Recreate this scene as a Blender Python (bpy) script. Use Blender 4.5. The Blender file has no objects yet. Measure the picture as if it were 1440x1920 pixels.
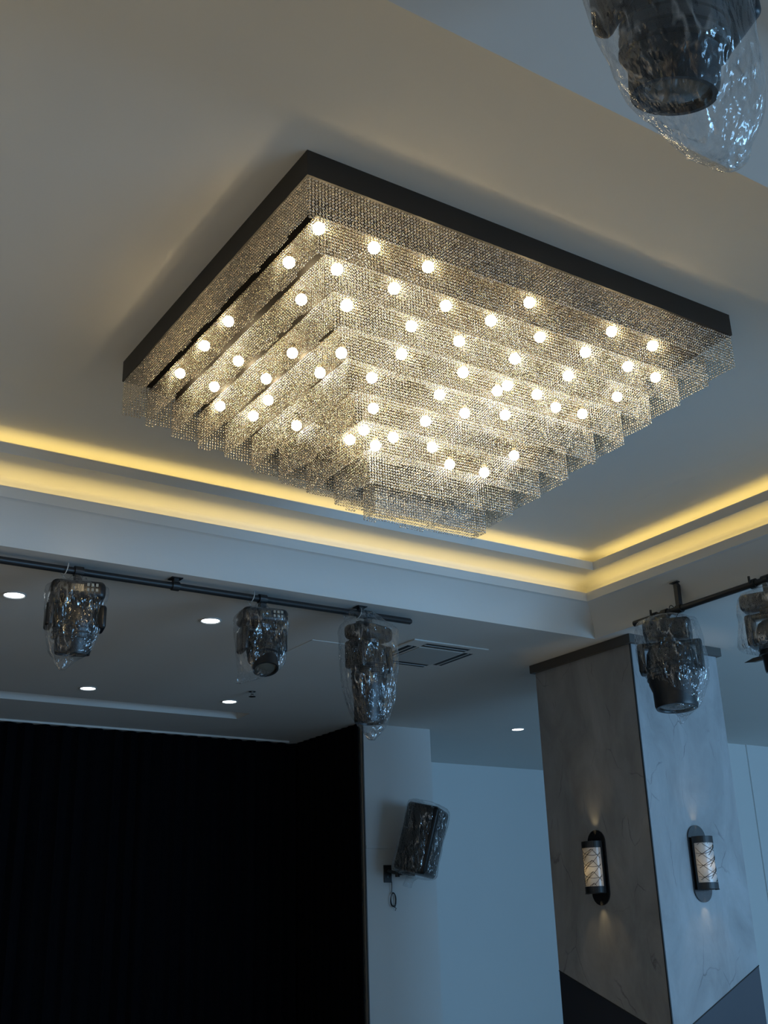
import bpy, bmesh, math, random
import numpy as np
from mathutils import Vector, Matrix, noise

# ------------------------------------------------------------------ scene, camera, light
S = bpy.context.scene
COL = S.collection
random.seed(7)
rng = np.random.default_rng(11)
CZ = 1.6                       # camera height above the floor
S.view_settings.view_transform = 'Standard'
S.view_settings.look = 'None'
S.view_settings.exposure = 0.0
S.view_settings.gamma = 1.0
S.view_settings.use_curve_mapping = False
S.cycles.max_bounces = 14
S.cycles.diffuse_bounces = 4
S.cycles.glossy_bounces = 5
S.cycles.transmission_bounces = 10
S.cycles.transparent_max_bounces = 40
S.cycles.sample_clamp_indirect = 4.0
S.cycles.use_denoising = True
S.cycles.denoising_prefilter = 'NONE'
S.cycles.caustics_reflective = False
S.cycles.caustics_refractive = False

YAW, PITCH, ROLL, FPX = 0.5895, 0.3707, -0.0319, 2103.0
_f = Vector((math.sin(YAW)*math.cos(PITCH), math.cos(YAW)*math.cos(PITCH), math.sin(PITCH)))
_r = Vector((math.cos(YAW), -math.sin(YAW), 0))
_u = _r.cross(_f)
_r2 = _r*math.cos(ROLL) + _u*math.sin(ROLL)
_u2 = -_r*math.sin(ROLL) + _u*math.cos(ROLL)
cam_data = bpy.data.cameras.new('camera')
cam_data.sensor_fit = 'VERTICAL'
cam_data.sensor_height = 24.0
cam_data.lens = FPX/1920*24.0
cam_data.clip_start = 0.05
cam = bpy.data.objects.new('camera', cam_data)
m = Matrix((_r2, _u2, -_f)).transposed().to_4x4()
m.translation = (0, 0, CZ)
cam.matrix_world = m
COL.objects.link(cam)
S.camera = cam

DAY = (0.28, 0.60, 1.0)
WARM = (1.0, 0.80, 0.52)
COVE = (1.0, 0.72, 0.22)
K_DAY_NEAR = 450.0
K_DAY_RIGHT = 18.0
K_WARM_FILL = 76.0
K_COVE = 0.56
K_BULB = 66.0

w = bpy.data.worlds.new('world'); S.world = w; w.use_nodes = True
w.node_tree.nodes['Background'].inputs[0].default_value = (0.45, 0.68, 1.0, 1)
w.node_tree.nodes['Background'].inputs[1].default_value = 0.6

def area(name, loc, rot, sx, sy, power, color, spread=math.pi):
    d = bpy.data.lights.new(name, 'AREA'); d.shape = 'RECTANGLE'
    d.size = sx; d.size_y = sy; d.energy = power; d.color = color; d.spread = spread
    o = bpy.data.objects.new(name, d); COL.objects.link(o)
    o.location = loc; o.rotation_euler = rot
    return o
# daylight through the windows of the near wall and of the right wall
area('daylight_near', (8.2, -4.0, 1.5), (math.radians(90), 0, 0), 7.0, 2.2, K_DAY_NEAR, DAY)
area('daylight_right', (12.85, 1.0, 1.5), (math.radians(90), 0, math.radians(90)), 7.0, 2.2, K_DAY_RIGHT, DAY)

# added warm fill, no fixture: bounces off the floor to brighten the tray ceiling
area('warm_fill_left', (-2.2, 3.4, CZ+2.05), (0, 0, 0), 2.2, 3.4, K_WARM_FILL, (1.0, .84, .60), math.radians(110))

# ------------------------------------------------------------------ helpers
def tag(o, label=None, cat=None, group=None, kind=None):
    if label: o['label'] = label
    if cat: o['category'] = cat
    if group: o['group'] = group
    if kind: o['kind'] = kind
    return o

def empty(name, loc=(0, 0, 0), rot=(0, 0, 0)):
    o = bpy.data.objects.new(name, None); COL.objects.link(o)
    o.empty_display_size = 0.1
    o.location = loc; o.rotation_euler = rot
    return o

def obj(name, bm, mat, parent=None, smooth=False, loc=None, rot=None):
    me = bpy.data.meshes.new(name)
    bmesh.ops.recalc_face_normals(bm, faces=bm.faces)
    bm.to_mesh(me); bm.free()
    if smooth:
        me.polygons.foreach_set('use_smooth', [True]*len(me.polygons))
        try: me.set_sharp_from_angle(angle=math.radians(38))
        except Exception: pass
    if isinstance(mat, (list, tuple)):
        for q in mat: me.materials.append(q)
    else: me.materials.append(mat)
    o = bpy.data.objects.new(name, me); COL.objects.link(o)
    if parent: o.parent = parent
    if loc: o.location = loc
    if rot: o.rotation_euler = rot
    return o

def box(bm, x0, x1, y0, y1, z0, z1, bev=0.0, seg=2, M=None):
    r = bmesh.ops.create_cube(bm, size=1.0)
    vs = r['verts']
    for v in vs:
        v.co = Vector(((x0+x1)/2 + v.co.x*(x1-x0), (y0+y1)/2 + v.co.y*(y1-y0), (z0+z1)/2 + v.co.z*(z1-z0)))
    if bev > 0:
        es = list({e for v in vs for e in v.link_edges})
        rr = bmesh.ops.bevel(bm, geom=es, offset=bev, segments=seg, profile=0.5, affect='EDGES')
        vs = list({v for f in rr['faces'] for v in f.verts} | {v for v in vs if v.is_valid})
    if M is not None:
        for v in vs: v.co = M @ v.co
    return vs

def tube(bm, pts, rad, n=10, caps=True, closed=False):
    pts = [Vector(p) for p in pts]; rings = []
    N = len(pts); up = None
    for i, p in enumerate(pts):
        if closed: d = pts[(i+1) % N]-pts[i-1]
        else: d = pts[min(i+1, N-1)]-pts[max(i-1, 0)]
        d.normalize()
        if up is None: up = Vector((0, 0, 1)) if abs(d.z) < .9 else Vector((1, 0, 0))
        a = d.cross(up).normalized(); b = a.cross(d).normalized(); up = b
        rr = rad[i] if isinstance(rad, (list, tuple)) else rad
        rings.append([bm.verts.new(p + a*math.cos(t)*rr + b*math.sin(t)*rr) for t in [2*math.pi*k/n for k in range(n)]])
    M_ = N if closed else N-1
    for i in range(M_):
        A, B = rings[i], rings[(i+1) % N]
        for k in range(n):
            bm.faces.new((A[k], A[(k+1) % n], B[(k+1) % n], B[k]))
    if caps and not closed:
        bm.faces.new(rings[0][::-1]); bm.faces.new(rings[-1])
    return [v for r in rings for v in r]

def lathe(bm, prof, n=32, M=None, squash=1.0):
    rings = []
    for r, z in prof:
        rings.append([bm.verts.new((r*math.cos(2*math.pi*k/n), squash*r*math.sin(2*math.pi*k/n), z)) for k in range(n)])
    for A, B in zip(rings[:-1], rings[1:]):
        for k in range(n): bm.faces.new((A[k], A[(k+1) % n], B[(k+1) % n], B[k]))
    if prof[0][0] > 1e-5: bm.faces.new(rings[0][::-1])
    if prof[-1][0] > 1e-5: bm.faces.new(rings[-1])
    vs = [v for r in rings for v in r]
    if M is not None:
        for v in vs: v.co = M @ v.co
    return vs

def ringband(bm, h, r0, r1, n=20):
    # hollow band round an axis: half length vector h, inner and outer radius
    d = h.normalized(); a = d.cross(Vector((0, 0, 1))).normalized(); c = a.cross(d)
    R = []
    for e, r in ((-1, r0), (-1, r1), (1, r1), (1, r0)):
        R.append([bm.verts.new(h*e + (a*math.cos(2*math.pi*k/n)+c*math.sin(2*math.pi*k/n))*r) for k in range(n)])
    for A, B in zip(R, R[1:]+R[:1]):
        for k in range(n): bm.faces.new((A[k], A[(k+1) % n], B[(k+1) % n], B[k]))

def smoothstep(a, b, x):
    t = min(1, max(0, (x-a)/(b-a))); return t*t*(3-2*t)

# ------------------------------------------------------------------ materials
def nt(name):
    m_ = bpy.data.materials.new(name); m_.use_nodes = True
    return m_, m_.node_tree.nodes, m_.node_tree.links, m_.node_tree.nodes['Principled BSDF']

def mat(name, col, rough=0.6, metal=0.0, spec=0.5, var=0.0, scale=4.0, bump=0.0, bscale=60.0, emis=None, estr=0.0):
    m_, N, L, P = nt(name)
    P.inputs['Base Color'].default_value = (*col, 1)
    P.inputs['Roughness'].default_value = rough
    P.inputs['Metallic'].default_value = metal
    P.inputs['Specular IOR Level'].default_value = spec
    tc = N.new('ShaderNodeTexCoord')
    if var > 0:
        nz = N.new('ShaderNodeTexNoise'); nz.inputs['Scale'].default_value = scale; nz.inputs['Detail'].default_value = 5
        L.new(tc.outputs['Object'], nz.inputs['Vector'])
        mr = N.new('ShaderNodeMapRange'); mr.inputs['To Min'].default_value = 1-var; mr.inputs['To Max'].default_value = 1+var
        L.new(nz.outputs['Fac'], mr.inputs['Value'])
        mx = N.new('ShaderNodeVectorMath'); mx.operation = 'SCALE'; mx.inputs[0].default_value = col
        L.new(mr.outputs['Result'], mx.inputs['Scale']); L.new(mx.outputs[0], P.inputs['Base Color'])
    if bump > 0:
        nb = N.new('ShaderNodeTexNoise'); nb.inputs['Scale'].default_value = bscale; nb.inputs['Detail'].default_value = 3
        L.new(tc.outputs['Object'], nb.inputs['Vector'])
        b = N.new('ShaderNodeBump'); b.inputs['Strength'].default_value = bump; b.inputs['Distance'].default_value = 0.01
        L.new(nb.outputs['Fac'], b.inputs['Height']); L.new(b.outputs['Normal'], P.inputs['Normal'])
    if emis:
        P.inputs['Emission Color'].default_value = (*emis, 1); P.inputs['Emission Strength'].default_value = estr
    return m_

M_CEIL = mat('ceiling_paint', (0.76, 0.75, 0.72), 0.85, spec=0.2, var=0.02, scale=1.5, bump=0.05, bscale=25)
M_WALL = mat('wall_paint', (0.70, 0.71, 0.70), 0.8, spec=0.25, var=0.03, scale=1.2, bump=0.05, bscale=30)
M_FLOOR = mat('carpet', (0.42, 0.39, 0.35), 0.9, spec=0.1, var=0.2, scale=30, bump=0.3, bscale=300)
M_BLACK = mat('black_steel', (0.018, 0.018, 0.019), 0.42, metal=0.0, spec=0.5, var=0.15, scale=8, bump=0.04, bscale=90)
M_FRAME = mat('chandelier_frame_steel', (0.022, 0.021, 0.021), 0.5, spec=0.4, var=0.1, scale=5)
M_PLATE = mat('chandelier_plate_steel', (0.014, 0.013, 0.012), 0.65, spec=0.2, metal=0.0, var=0.1, scale=6)
M_PLASTIC = mat('black_plastic', (0.011, 0.012, 0.014), 0.35, spec=0.5, var=0.2, scale=20, bump=0.05, bscale=200)
M_GREYPL = mat('grey_plastic', (0.10, 0.10, 0.11), 0.45, var=0.1, scale=20)
M_WHITEPL = mat('white_plastic', (0.62, 0.63, 0.62), 0.45, var=0.02, scale=10)
M_GREYW = mat('grey_white_plastic', (0.50, 0.51, 0.50), 0.5, var=0.02, scale=10)
M_TRIMW = mat('white_trim', (0.75, 0.74, 0.70), 0.6, var=0.02, scale=5)
M_SLOT = mat('dark_slot', (0.012, 0.012, 0.014), 0.6, var=0.1, scale=20)
M_CURT = mat('black_velvet', (0.0035, 0.0035, 0.005), 0.95, spec=0.08, var=0.25, scale=14, bump=0.15, bscale=400)
M_CHROME = mat('chrome', (0.5, 0.5, 0.5), 0.2, metal=1.0, var=0.05, scale=10)
M_BRASS = mat('brass_lampholder', (0.35, 0.28, 0.16), 0.35, metal=1.0, var=0.1, scale=30)
M_SCREEN = mat('display_glass', (0.09, 0.085, 0.07), 0.12, spec=0.8, var=0.1, scale=20)
M_LABELP = mat('pale_print', (0.45, 0.44, 0.38), 0.5, var=0.1, scale=40)
M_CABLE = mat('cable_rubber', (0.012, 0.012, 0.013), 0.5, var=0.1, scale=40)
M_PANEL = mat('column_lower_panel', (0.035, 0.04, 0.055), 0.42, spec=0.6, var=0.06, scale=3)
M_BRONZE = mat('column_cap', (0.085, 0.08, 0.075), 0.5, spec=0.4, var=0.08, scale=6)
M_PLATEBL = mat('sconce_plate', (0.02, 0.021, 0.024), 0.22, spec=0.9, var=0.05, scale=8)
M_BULB = mat('bulb_glass', (0.9, 0.85, 0.75), 0.3, emis=(1.0, 0.77, 0.44), estr=K_BULB, var=0.01)
M_DOWN = mat('downlight_diffuser', (0.9, 0.9, 0.9), 0.4, emis=(0.86, 0.95, 1.0), estr=7.0, var=0.01)
M_LED = mat('led_tape', (0.9, 0.8, 0.5), 0.5, emis=COVE, estr=1.0, var=0.01)

def marble():
    m_, N, L, P = nt('marbled_column_paper')
    tc = N.new('ShaderNodeTexCoord')
    mp = N.new('ShaderNodeMapping'); mp.inputs['Scale'].default_value = (1.0, 1.0, 0.45)
    L.new(tc.outputs['Object'], mp.inputs['Vector'])
    n1 = N.new('ShaderNodeTexNoise'); n1.inputs['Scale'].default_value = 3.2; n1.inputs['Detail'].default_value = 8; n1.inputs['Roughness'].default_value = .62; n1.inputs['Distortion'].default_value = .6
    L.new(mp.outputs[0], n1.inputs['Vector'])
    r1 = N.new('ShaderNodeValToRGB')
    r1.color_ramp.elements[0].position = .3; r1.color_ramp.elements[0].color = (.27, .275, .28, 1)
    r1.color_ramp.elements[1].position = .7; r1.color_ramp.elements[1].color = (.44, .45, .465, 1)
    L.new(n1.outputs['Fac'], r1.inputs[0])
    # thin sparse veins
    wz = N.new('ShaderNodeTexNoise'); wz.inputs['Scale'].default_value = 2.3; wz.inputs['Detail'].default_value = 6
    L.new(tc.outputs['Object'], wz.inputs['Vector'])
    ma = N.new('ShaderNodeVectorMath'); ma.operation = 'SCALE'; ma.inputs['Scale'].default_value = .16
    L.new(wz.outputs['Color'], ma.inputs[0])
    ad = N.new('ShaderNodeVectorMath'); L.new(mp.outputs[0], ad.inputs[0]); L.new(ma.outputs[0], ad.inputs[1])
    vo = N.new('ShaderNodeTexVoronoi'); vo.feature = 'DISTANCE_TO_EDGE'; vo.inputs['Scale'].default_value = 3.4
    L.new(ad.outputs[0], vo.inputs['Vector'])
    r2 = N.new('ShaderNodeValToRGB')
    r2.color_ramp.elements[0].position = 0.0; r2.color_ramp.elements[0].color = (1, 1, 1, 1)
    r2.color_ramp.elements[1].position = 0.010; r2.color_ramp.elements[1].color = (0, 0, 0, 1)
    L.new(vo.outputs['Distance'], r2.inputs[0])
    n3 = N.new('ShaderNodeTexNoise'); n3.inputs['Scale'].default_value = 4.0; n3.inputs['Detail'].default_value = 2
    L.new(tc.outputs['Object'], n3.inputs['Vector'])
    r3 = N.new('ShaderNodeValToRGB'); r3.color_ramp.elements[0].position = .5; r3.color_ramp.elements[1].position = .62
    L.new(n3.outputs['Fac'], r3.inputs[0])
    mu = N.new('ShaderNodeMath'); mu.operation = 'MULTIPLY'; L.new(r2.outputs[0], mu.inputs[0]); L.new(r3.outputs[0], mu.inputs[1])
    mx = N.new('ShaderNodeMix'); mx.data_type = 'RGBA'
    m2 = N.new('ShaderNodeMath'); m2.operation = 'MULTIPLY'; m2.inputs[1].default_value = .75; L.new(mu.outputs[0], m2.inputs[0])
    L.new(m2.outputs[0], mx.inputs['Factor']); L.new(r1.outputs[0], mx.inputs['A']); mx.inputs['B'].default_value = (.13, .13, .14, 1)
    L.new(mx.outputs['Result'], P.inputs['Base Color'])
    P.inputs['Roughness'].default_value = .5; P.inputs['Specular IOR Level'].default_value = .35
    return m_
M_MARBLE = marble()

def beadglass(name, tr_fac, gloss_fac, dcol, rough):
    m_, N, L, P = nt(name); N.remove(P); out = N['Material Output']
    tr = N.new('ShaderNodeBsdfTransparent'); tr.inputs[0].default_value = (.96, .95, .93, 1)
    d = N.new('ShaderNodeBsdfDiffuse'); d.inputs[0].default_value = dcol
    tl = N.new('ShaderNodeBsdfTranslucent'); tl.inputs[0].default_value = dcol
    g = N.new('ShaderNodeBsdfGlossy'); g.inputs['Roughness'].default_value = rough; g.inputs['Color'].default_value = (1, .99, .97, 1)
    a = N.new('ShaderNodeMixShader'); a.inputs[0].default_value = .8; L.new(d.outputs[0], a.inputs[1]); L.new(tl.outputs[0], a.inputs[2])
    c = N.new('ShaderNodeMixShader'); c.inputs[0].default_value = gloss_fac; L.new(a.outputs[0], c.inputs[1]); L.new(g.outputs[0], c.inputs[2])
    e = N.new('ShaderNodeMixShader'); e.inputs[0].default_value = tr_fac; L.new(c.outputs[0], e.inputs[1]); L.new(tr.outputs[0], e.inputs[2])
    L.new(e.outputs[0], out.inputs[0])
    return m_
M_BEAD = beadglass('crystal_bead_rim', .86, .9, (.50, .44, .34, 1), .10)
M_BEAD2 = beadglass('crystal_bead_table', .08, .55, (.52, .43, .28, 1), .24)

def film():
    m_, N, L, P = nt('clear_plastic_film'); N.remove(P); out = N['Material Output']
    tc = N.new('ShaderNodeTexCoord')
    mp = N.new('ShaderNodeMapping'); mp.inputs['Scale'].default_value = (1.5, 1.5, .5); mp.inputs['Rotation'].default_value = (.5, .45, 0)
    L.new(tc.outputs['Object'], mp.inputs['Vector'])
    nz = N.new('ShaderNodeTexNoise'); nz.inputs['Scale'].default_value = 9; nz.inputs['Detail'].default_value = 3
    L.new(mp.outputs[0], nz.inputs['Vector'])
    sc = N.new('ShaderNodeVectorMath'); sc.operation = 'SCALE'; sc.inputs['Scale'].default_value = .25; L.new(nz.outputs['Color'], sc.inputs[0])
    ad = N.new('ShaderNodeVectorMath'); L.new(mp.outputs[0], ad.inputs[0]); L.new(sc.outputs[0], ad.inputs[1])
    vo = N.new('ShaderNodeTexVoronoi'); vo.feature = 'F1'; vo.inputs['Scale'].default_value = 9; vo.distance = 'CHEBYCHEV'
    L.new(ad.outputs[0], vo.inputs['Vector'])
    b = N.new('ShaderNodeBump'); b.inputs['Strength'].default_value = .9; b.inputs['Distance'].default_value = .035
    L.new(vo.outputs['Distance'], b.inputs['Height'])
    ve = N.new('ShaderNodeTexVoronoi'); ve.feature = 'DISTANCE_TO_EDGE'; ve.inputs['Scale'].default_value = 8
    L.new(ad.outputs[0], ve.inputs['Vector'])
    cr = N.new('ShaderNodeValToRGB'); cr.color_ramp.elements[0].position = 0; cr.color_ramp.elements[0].color = (1, 1, 1, 1)
    cr.color_ramp.elements[1].position = .09; cr.color_ramp.elements[1].color = (0, 0, 0, 1)
    L.new(ve.outputs['Distance'], cr.inputs[0])
    n2 = N.new('ShaderNodeTexNoise'); n2.inputs['Scale'].default_value = 7; L.new(tc.outputs['Object'], n2.inputs['Vector'])
    c2 = N.new('ShaderNodeValToRGB'); c2.color_ramp.elements[0].position = .48; c2.color_ramp.elements[1].position = .66
    L.new(n2.outputs['Fac'], c2.inputs[0])
    mu = N.new('ShaderNodeMath'); mu.operation = 'MULTIPLY'; L.new(cr.outputs[0], mu.inputs[0]); L.new(c2.outputs[0], mu.inputs[1])
    lw = N.new('ShaderNodeLayerWeight'); lw.inputs['Blend'].default_value = .35
    m1 = N.new('ShaderNodeMath'); m1.operation = 'MULTIPLY_ADD'; m1.inputs[1].default_value = .34; m1.inputs[2].default_value = .065
    L.new(lw.outputs['Facing'], m1.inputs[0])
    m2 = N.new('ShaderNodeMath'); m2.operation = 'MULTIPLY_ADD'; m2.inputs[1].default_value = .6; L.new(mu.outputs[0], m2.inputs[0]); L.new(m1.outputs[0], m2.inputs[2]); m2.use_clamp = True
    g = N.new('ShaderNodeBsdfGlossy'); g.inputs['Color'].default_value = (.95, .95, .95, 1); g.inputs['Roughness'].default_value = .15
    L.new(b.outputs['Normal'], g.inputs['Normal'])
    d = N.new('ShaderNodeBsdfDiffuse'); d.inputs['Color'].default_value = (.75, .75, .75, 1)
    tl = N.new('ShaderNodeBsdfTranslucent'); tl.inputs['Color'].default_value = (.8, .8, .8, 1)
    dd = N.new('ShaderNodeMixShader'); dd.inputs[0].default_value = .5; L.new(d.outputs[0], dd.inputs[1]); L.new(tl.outputs[0], dd.inputs[2])
    gd = N.new('ShaderNodeMixShader'); gd.inputs[0].default_value = .22; L.new(g.outputs[0], gd.inputs[1]); L.new(dd.outputs[0], gd.inputs[2])
    t = N.new('ShaderNodeBsdfTransparent'); t.inputs[0].default_value = (.96, .97, .98, 1)
    mx = N.new('ShaderNodeMixShader'); L.new(m2.outputs[0], mx.inputs[0]); L.new(t.outputs[0], mx.inputs[1]); L.new(gd.outputs[0], mx.inputs[2])
    L.new(mx.outputs[0], out.inputs[0])
    return m_
M_FILM = film()

def shade_mat():
    m_, N, L, P = nt('frosted_shade_glass'); N.remove(P); out = N['Material Output']
    d = N.new('ShaderNodeBsdfDiffuse'); d.inputs[0].default_value = (.72, .72, .72, 1)
    t = N.new('ShaderNodeBsdfTranslucent'); t.inputs[0].default_value = (.8, .78, .74, 1)
    a = N.new('ShaderNodeMixShader'); a.inputs[0].default_value = .4; L.new(d.outputs[0], a.inputs[1]); L.new(t.outputs[0], a.inputs[2])
    g = N.new('ShaderNodeBsdfGlossy'); g.inputs['Roughness'].default_value = .25
    mx = N.new('ShaderNodeMixShader'); mx.inputs[0].default_value = .1; L.new(a.outputs[0], mx.inputs[1]); L.new(g.outputs[0], mx.inputs[2])
    L.new(mx.outputs[0], out.inputs[0])
    return m_
M_SHADE = shade_mat()

# ------------------------------------------------------------------ room shell
H3 = CZ+2.095                      # lower ceiling
TCX, TCY = 2.767, 3.787            # centre of the tray
X0, X1, Y0, Y1 = -4.0, 13.0, -4.2, 11.25

def slab(bm, x0, x1, y0, y1, z):
    v = [bm.verts.new(p) for p in ((x0, y0, z), (x1, y0, z), (x1, y1, z), (x0, y1, z))]
    bm.faces.new(v)

# tray profile (half x, half y, z rel. to camera)
H0 = 2.70
P1 = (2.80, 1.828, 2.511, .062); P2 = (2.85, 1.973, 2.322, .064); P3 = (3.033, 2.116, 2.095)
prof = []
def ell(a, b, za, zb, n=14, start=0):
    # concave quarter from a (horizontal) to b (vertical)
    for i in range(start, n+1):
        t = i/n*math.pi/2
        prof.append((a[0]+(b[0]-a[0])*math.sin(t), a[1]+(b[1]-a[1])*math.sin(t), zb+(za-zb)*math.cos(t)))
C0 = (2.47, 1.393)
w1 = .125
for i in range(17):
    q = i/16; dz = .066*(.72*q+.28*q**3)
    prof.append((C0[0]+(P1[0]+w1-C0[0])*q, C0[1]+(P1[1]+w1-C0[1])*q, H0-dz))
prof += [(P1[0]+w1, P1[1]+w1, P1[2]+.02), (P1[0]+.025, P1[1]+.025, P1[2]+.02), (P1[0]+.025, P1[1]+.025, P1[2]+P1[3]), (P1[0], P1[1], P1[2]+P1[3]), (P1[0], P1[1], P1[2])]
prof.append((P1[0]+.004, P1[1]+.004, P1[2]))
w2 = .125
ell((P1[0]+.03, P1[1]+.03), (P2[0]+w2, P2[1]+w2), P1[2], P1[2]-.05)
prof += [(P2[0]+w2, P2[1]+w2, P2[2]+.02), (P2[0]+.025, P2[1]+.025, P2[2]+.02), (P2[0]+.025, P2[1]+.025, P2[2]+P2[3]), (P2[0], P2[1], P2[2]+P2[3]), (P2[0], P2[1], P2[2])]
for i in range(19):
    q = i/18; e = 1-(1-q)**2.2
    prof.append((P2[0]+.004+(P3[0]-P2[0]-.004)*e, P2[1]+.004+(P3[1]-P2[1]-.004)*e, P2[2]+(P3[2]-P2[2])*q))

bm = bmesh.new()
rings = []
for hx, hy, z in prof:
    rings.append([bm.verts.new((TCX+sx*hx, TCY+sy*hy, CZ+z)) for sx, sy in ((-1, -1), (1, -1), (1, 1), (-1, 1))])
for A, B in zip(rings[:-1], rings[1:]):
    for k in range(4): bm.faces.new((A[k], A[(k+1) % 4], B[(k+1) % 4], B[k]))
bm.faces.new([bm.verts.new(v.co) for v in rings[0]][::-1])   # flat top kept apart so its edge reads as a crease
# lower flat ceiling round the tray and round the narrow slot recess by the stage
TX0, TX1, TY0, TY1 = TCX-P3[0], TCX+P3[0], TCY-P3[1], TCY+P3[1]
RX0, RX1, RY0, RY1 = -2.0, 4.75, 9.47, 9.76
SEG = [(X0, X1, Y0, TY0), (X0, TX0, TY0, TY1), (TX1, X1, TY0, TY1), (X0, X1, TY1, RY0),
       (X0, RX0, RY0, RY1), (RX1, X1, RY0, RY1), (X0, X1, RY1, Y1+.2)]
for a in SEG: slab(bm, *a, H3)
RZ = H3+.09
rv0 = [bm.verts.new((x, y, H3)) for x, y in ((RX0, RY0), (RX1, RY0), (RX1, RY1), (RX0, RY1))]
rv1 = [bm.verts.new((x, y, RZ)) for x, y in ((RX0, RY0), (RX1, RY0), (RX1, RY1), (RX0, RY1))]
for k in range(4): bm.faces.new((rv0[k], rv0[(k+1) % 4], rv1[(k+1) % 4], rv1[k]))
bm.faces.new(rv1)
ceil = obj('ceiling', bm, M_CEIL, smooth=True); tag(ceil, kind='structure')

# LED tapes lying in the two coves
for (hx, hy, z, h) in (P1, P2):
    for sgn, ax_ in ((1, 'x'), (-1, 'x'), (1, 'y'), (-1, 'y')):
        if ax_ == 'x':
            L_ = 2*hy; loc = (TCX+sgn*(hx+.045), TCY, CZ+z+.028)
            area('cove_light', loc, (math.radians(180), math.radians(40*sgn), 0), .03, L_, K_COVE*L_, COVE, math.radians(165))
        else:
            L_ = 2*hx; loc = (TCX, TCY+sgn*(hy+.045), CZ+z+.028)
            area('cove_light', loc, (math.radians(180-40*sgn), 0, 0), L_, .03, K_COVE*L_, COVE, math.radians(165))
# floor and walls
bm = bmesh.new(); box(bm, X0-.2, X1+.2, Y0-.2, Y1+.4, -.1, 0); tag(obj('floor', bm, M_FLOOR), kind='structure')
bm = bmesh.new(); box(bm, X0-.15, X0, Y0, Y1+.2, 0, H3); tag(obj('wall_left', bm, M_WALL), kind='structure')
bm = bmesh.new()
box(bm, X0, 5.98, 10.98, 11.25, 0, H3)                     # behind the stage curtain
box(bm, 6.80, 10.2, 11.25, 11.4, 0, H3)                     # recess wall
box(bm, 10.2, X1, 8.75, 11.4, 0, H3)                        # nearer wall on the right
box(bm, 10.84, 11.7, 8.733, 8.75, 0, H3)                     # flat pilaster on it
tag(obj('wall_back', bm, M_WALL), kind='structure')
bm = bmesh.new()
box(bm, 5.985, 6.803, 9.45, 11.25, 0, H3, )
tag(obj('wall_pier', bm, M_WALL), kind='structure')
WNX = [(4.6, 6.8), (7.0, 9.2), (9.4, 11.6)]
bm = bmesh.new()
box(bm, X0, 4.6, Y0-.15, Y0, 0, H3)
box(bm, 4.6, X1, Y0-.15, Y0, 0, .4); box(bm, 4.6, X1, Y0-.15, Y0, 2.6, H3)
for a, b_ in ((6.8, 7.0), (9.2, 9.4), (11.6, X1)): box(bm, a, b_, Y0-.15, Y0, .4, 2.6)
tag(obj('wall_near', bm, M_WALL), kind='structure')
WNY = [(-2.5, -.3), (-.1, 2.1), (2.3, 4.5)]
bm = bmesh.new()
box(bm, X1, X1+.15, Y0, Y1+.2, 0, .4); box(bm, X1, X1+.15, Y0, Y1+.2, 2.6, H3)
for a, b_ in ((Y0, -2.5), (-.3, -.1), (2.1, 2.3), (4.5, Y1+.2)): box(bm, X1, X1+.15, a, b_, .4, 2.6)
tag(obj('wall_right', bm, M_WALL), kind='structure')
n_ = 0
for a, b_ in WNX:
    n_ += 1; bm = bmesh.new(); y = Y0-.08
    for q in ((a, a+.05, .4, 2.6), (b_-.05, b_, .4, 2.6), (a, b_, .4, .45), (a, b_, 2.55, 2.6), ((a+b_)/2-.025, (a+b_)/2+.025, .4, 2.6)):
        box(bm, q[0], q[1], y-.03, y+.03, q[2], q[3])
    tag(obj('window_%d' % n_, bm, M_TRIMW), kind='structure')
for a, b_ in WNY:
    n_ += 1; bm = bmesh.new(); x = X1+.08
    for q in ((a, a+.05, .4, 2.6), (b_-.05, b_, .4, 2.6), (a, b_, .4, .45), (a, b_, 2.55, 2.6), ((a+b_)/2-.025, (a+b_)/2+.025, .4, 2.6)):
        box(bm, x-.03, x+.03, q[0], q[1], q[2], q[3])
    tag(obj('window_%d' % n_, bm, M_TRIMW), kind='structure')
# white strip along the curtain head, dark corner bead on the pier, sill line left of the speaker
bm = bmesh.new(); box(bm, X0, 5.80, 10.635, 10.655, H3-.018, H3); tag(obj('trim_1', bm, M_TRIMW), kind='structure')
bm = bmesh.new(); box(bm, 5.972, 5.985, 9.442, 9.455, 0, H3); tag(obj('trim_2', bm, M_BRONZE), kind='structure')
bm = bmesh.new(); box(bm, 5.985, 6.31, 9.435, 9.45, CZ+.895, CZ+.92, bev=.002); tag(obj('trim_3', bm, M_WALL), kind='structure')

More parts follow.
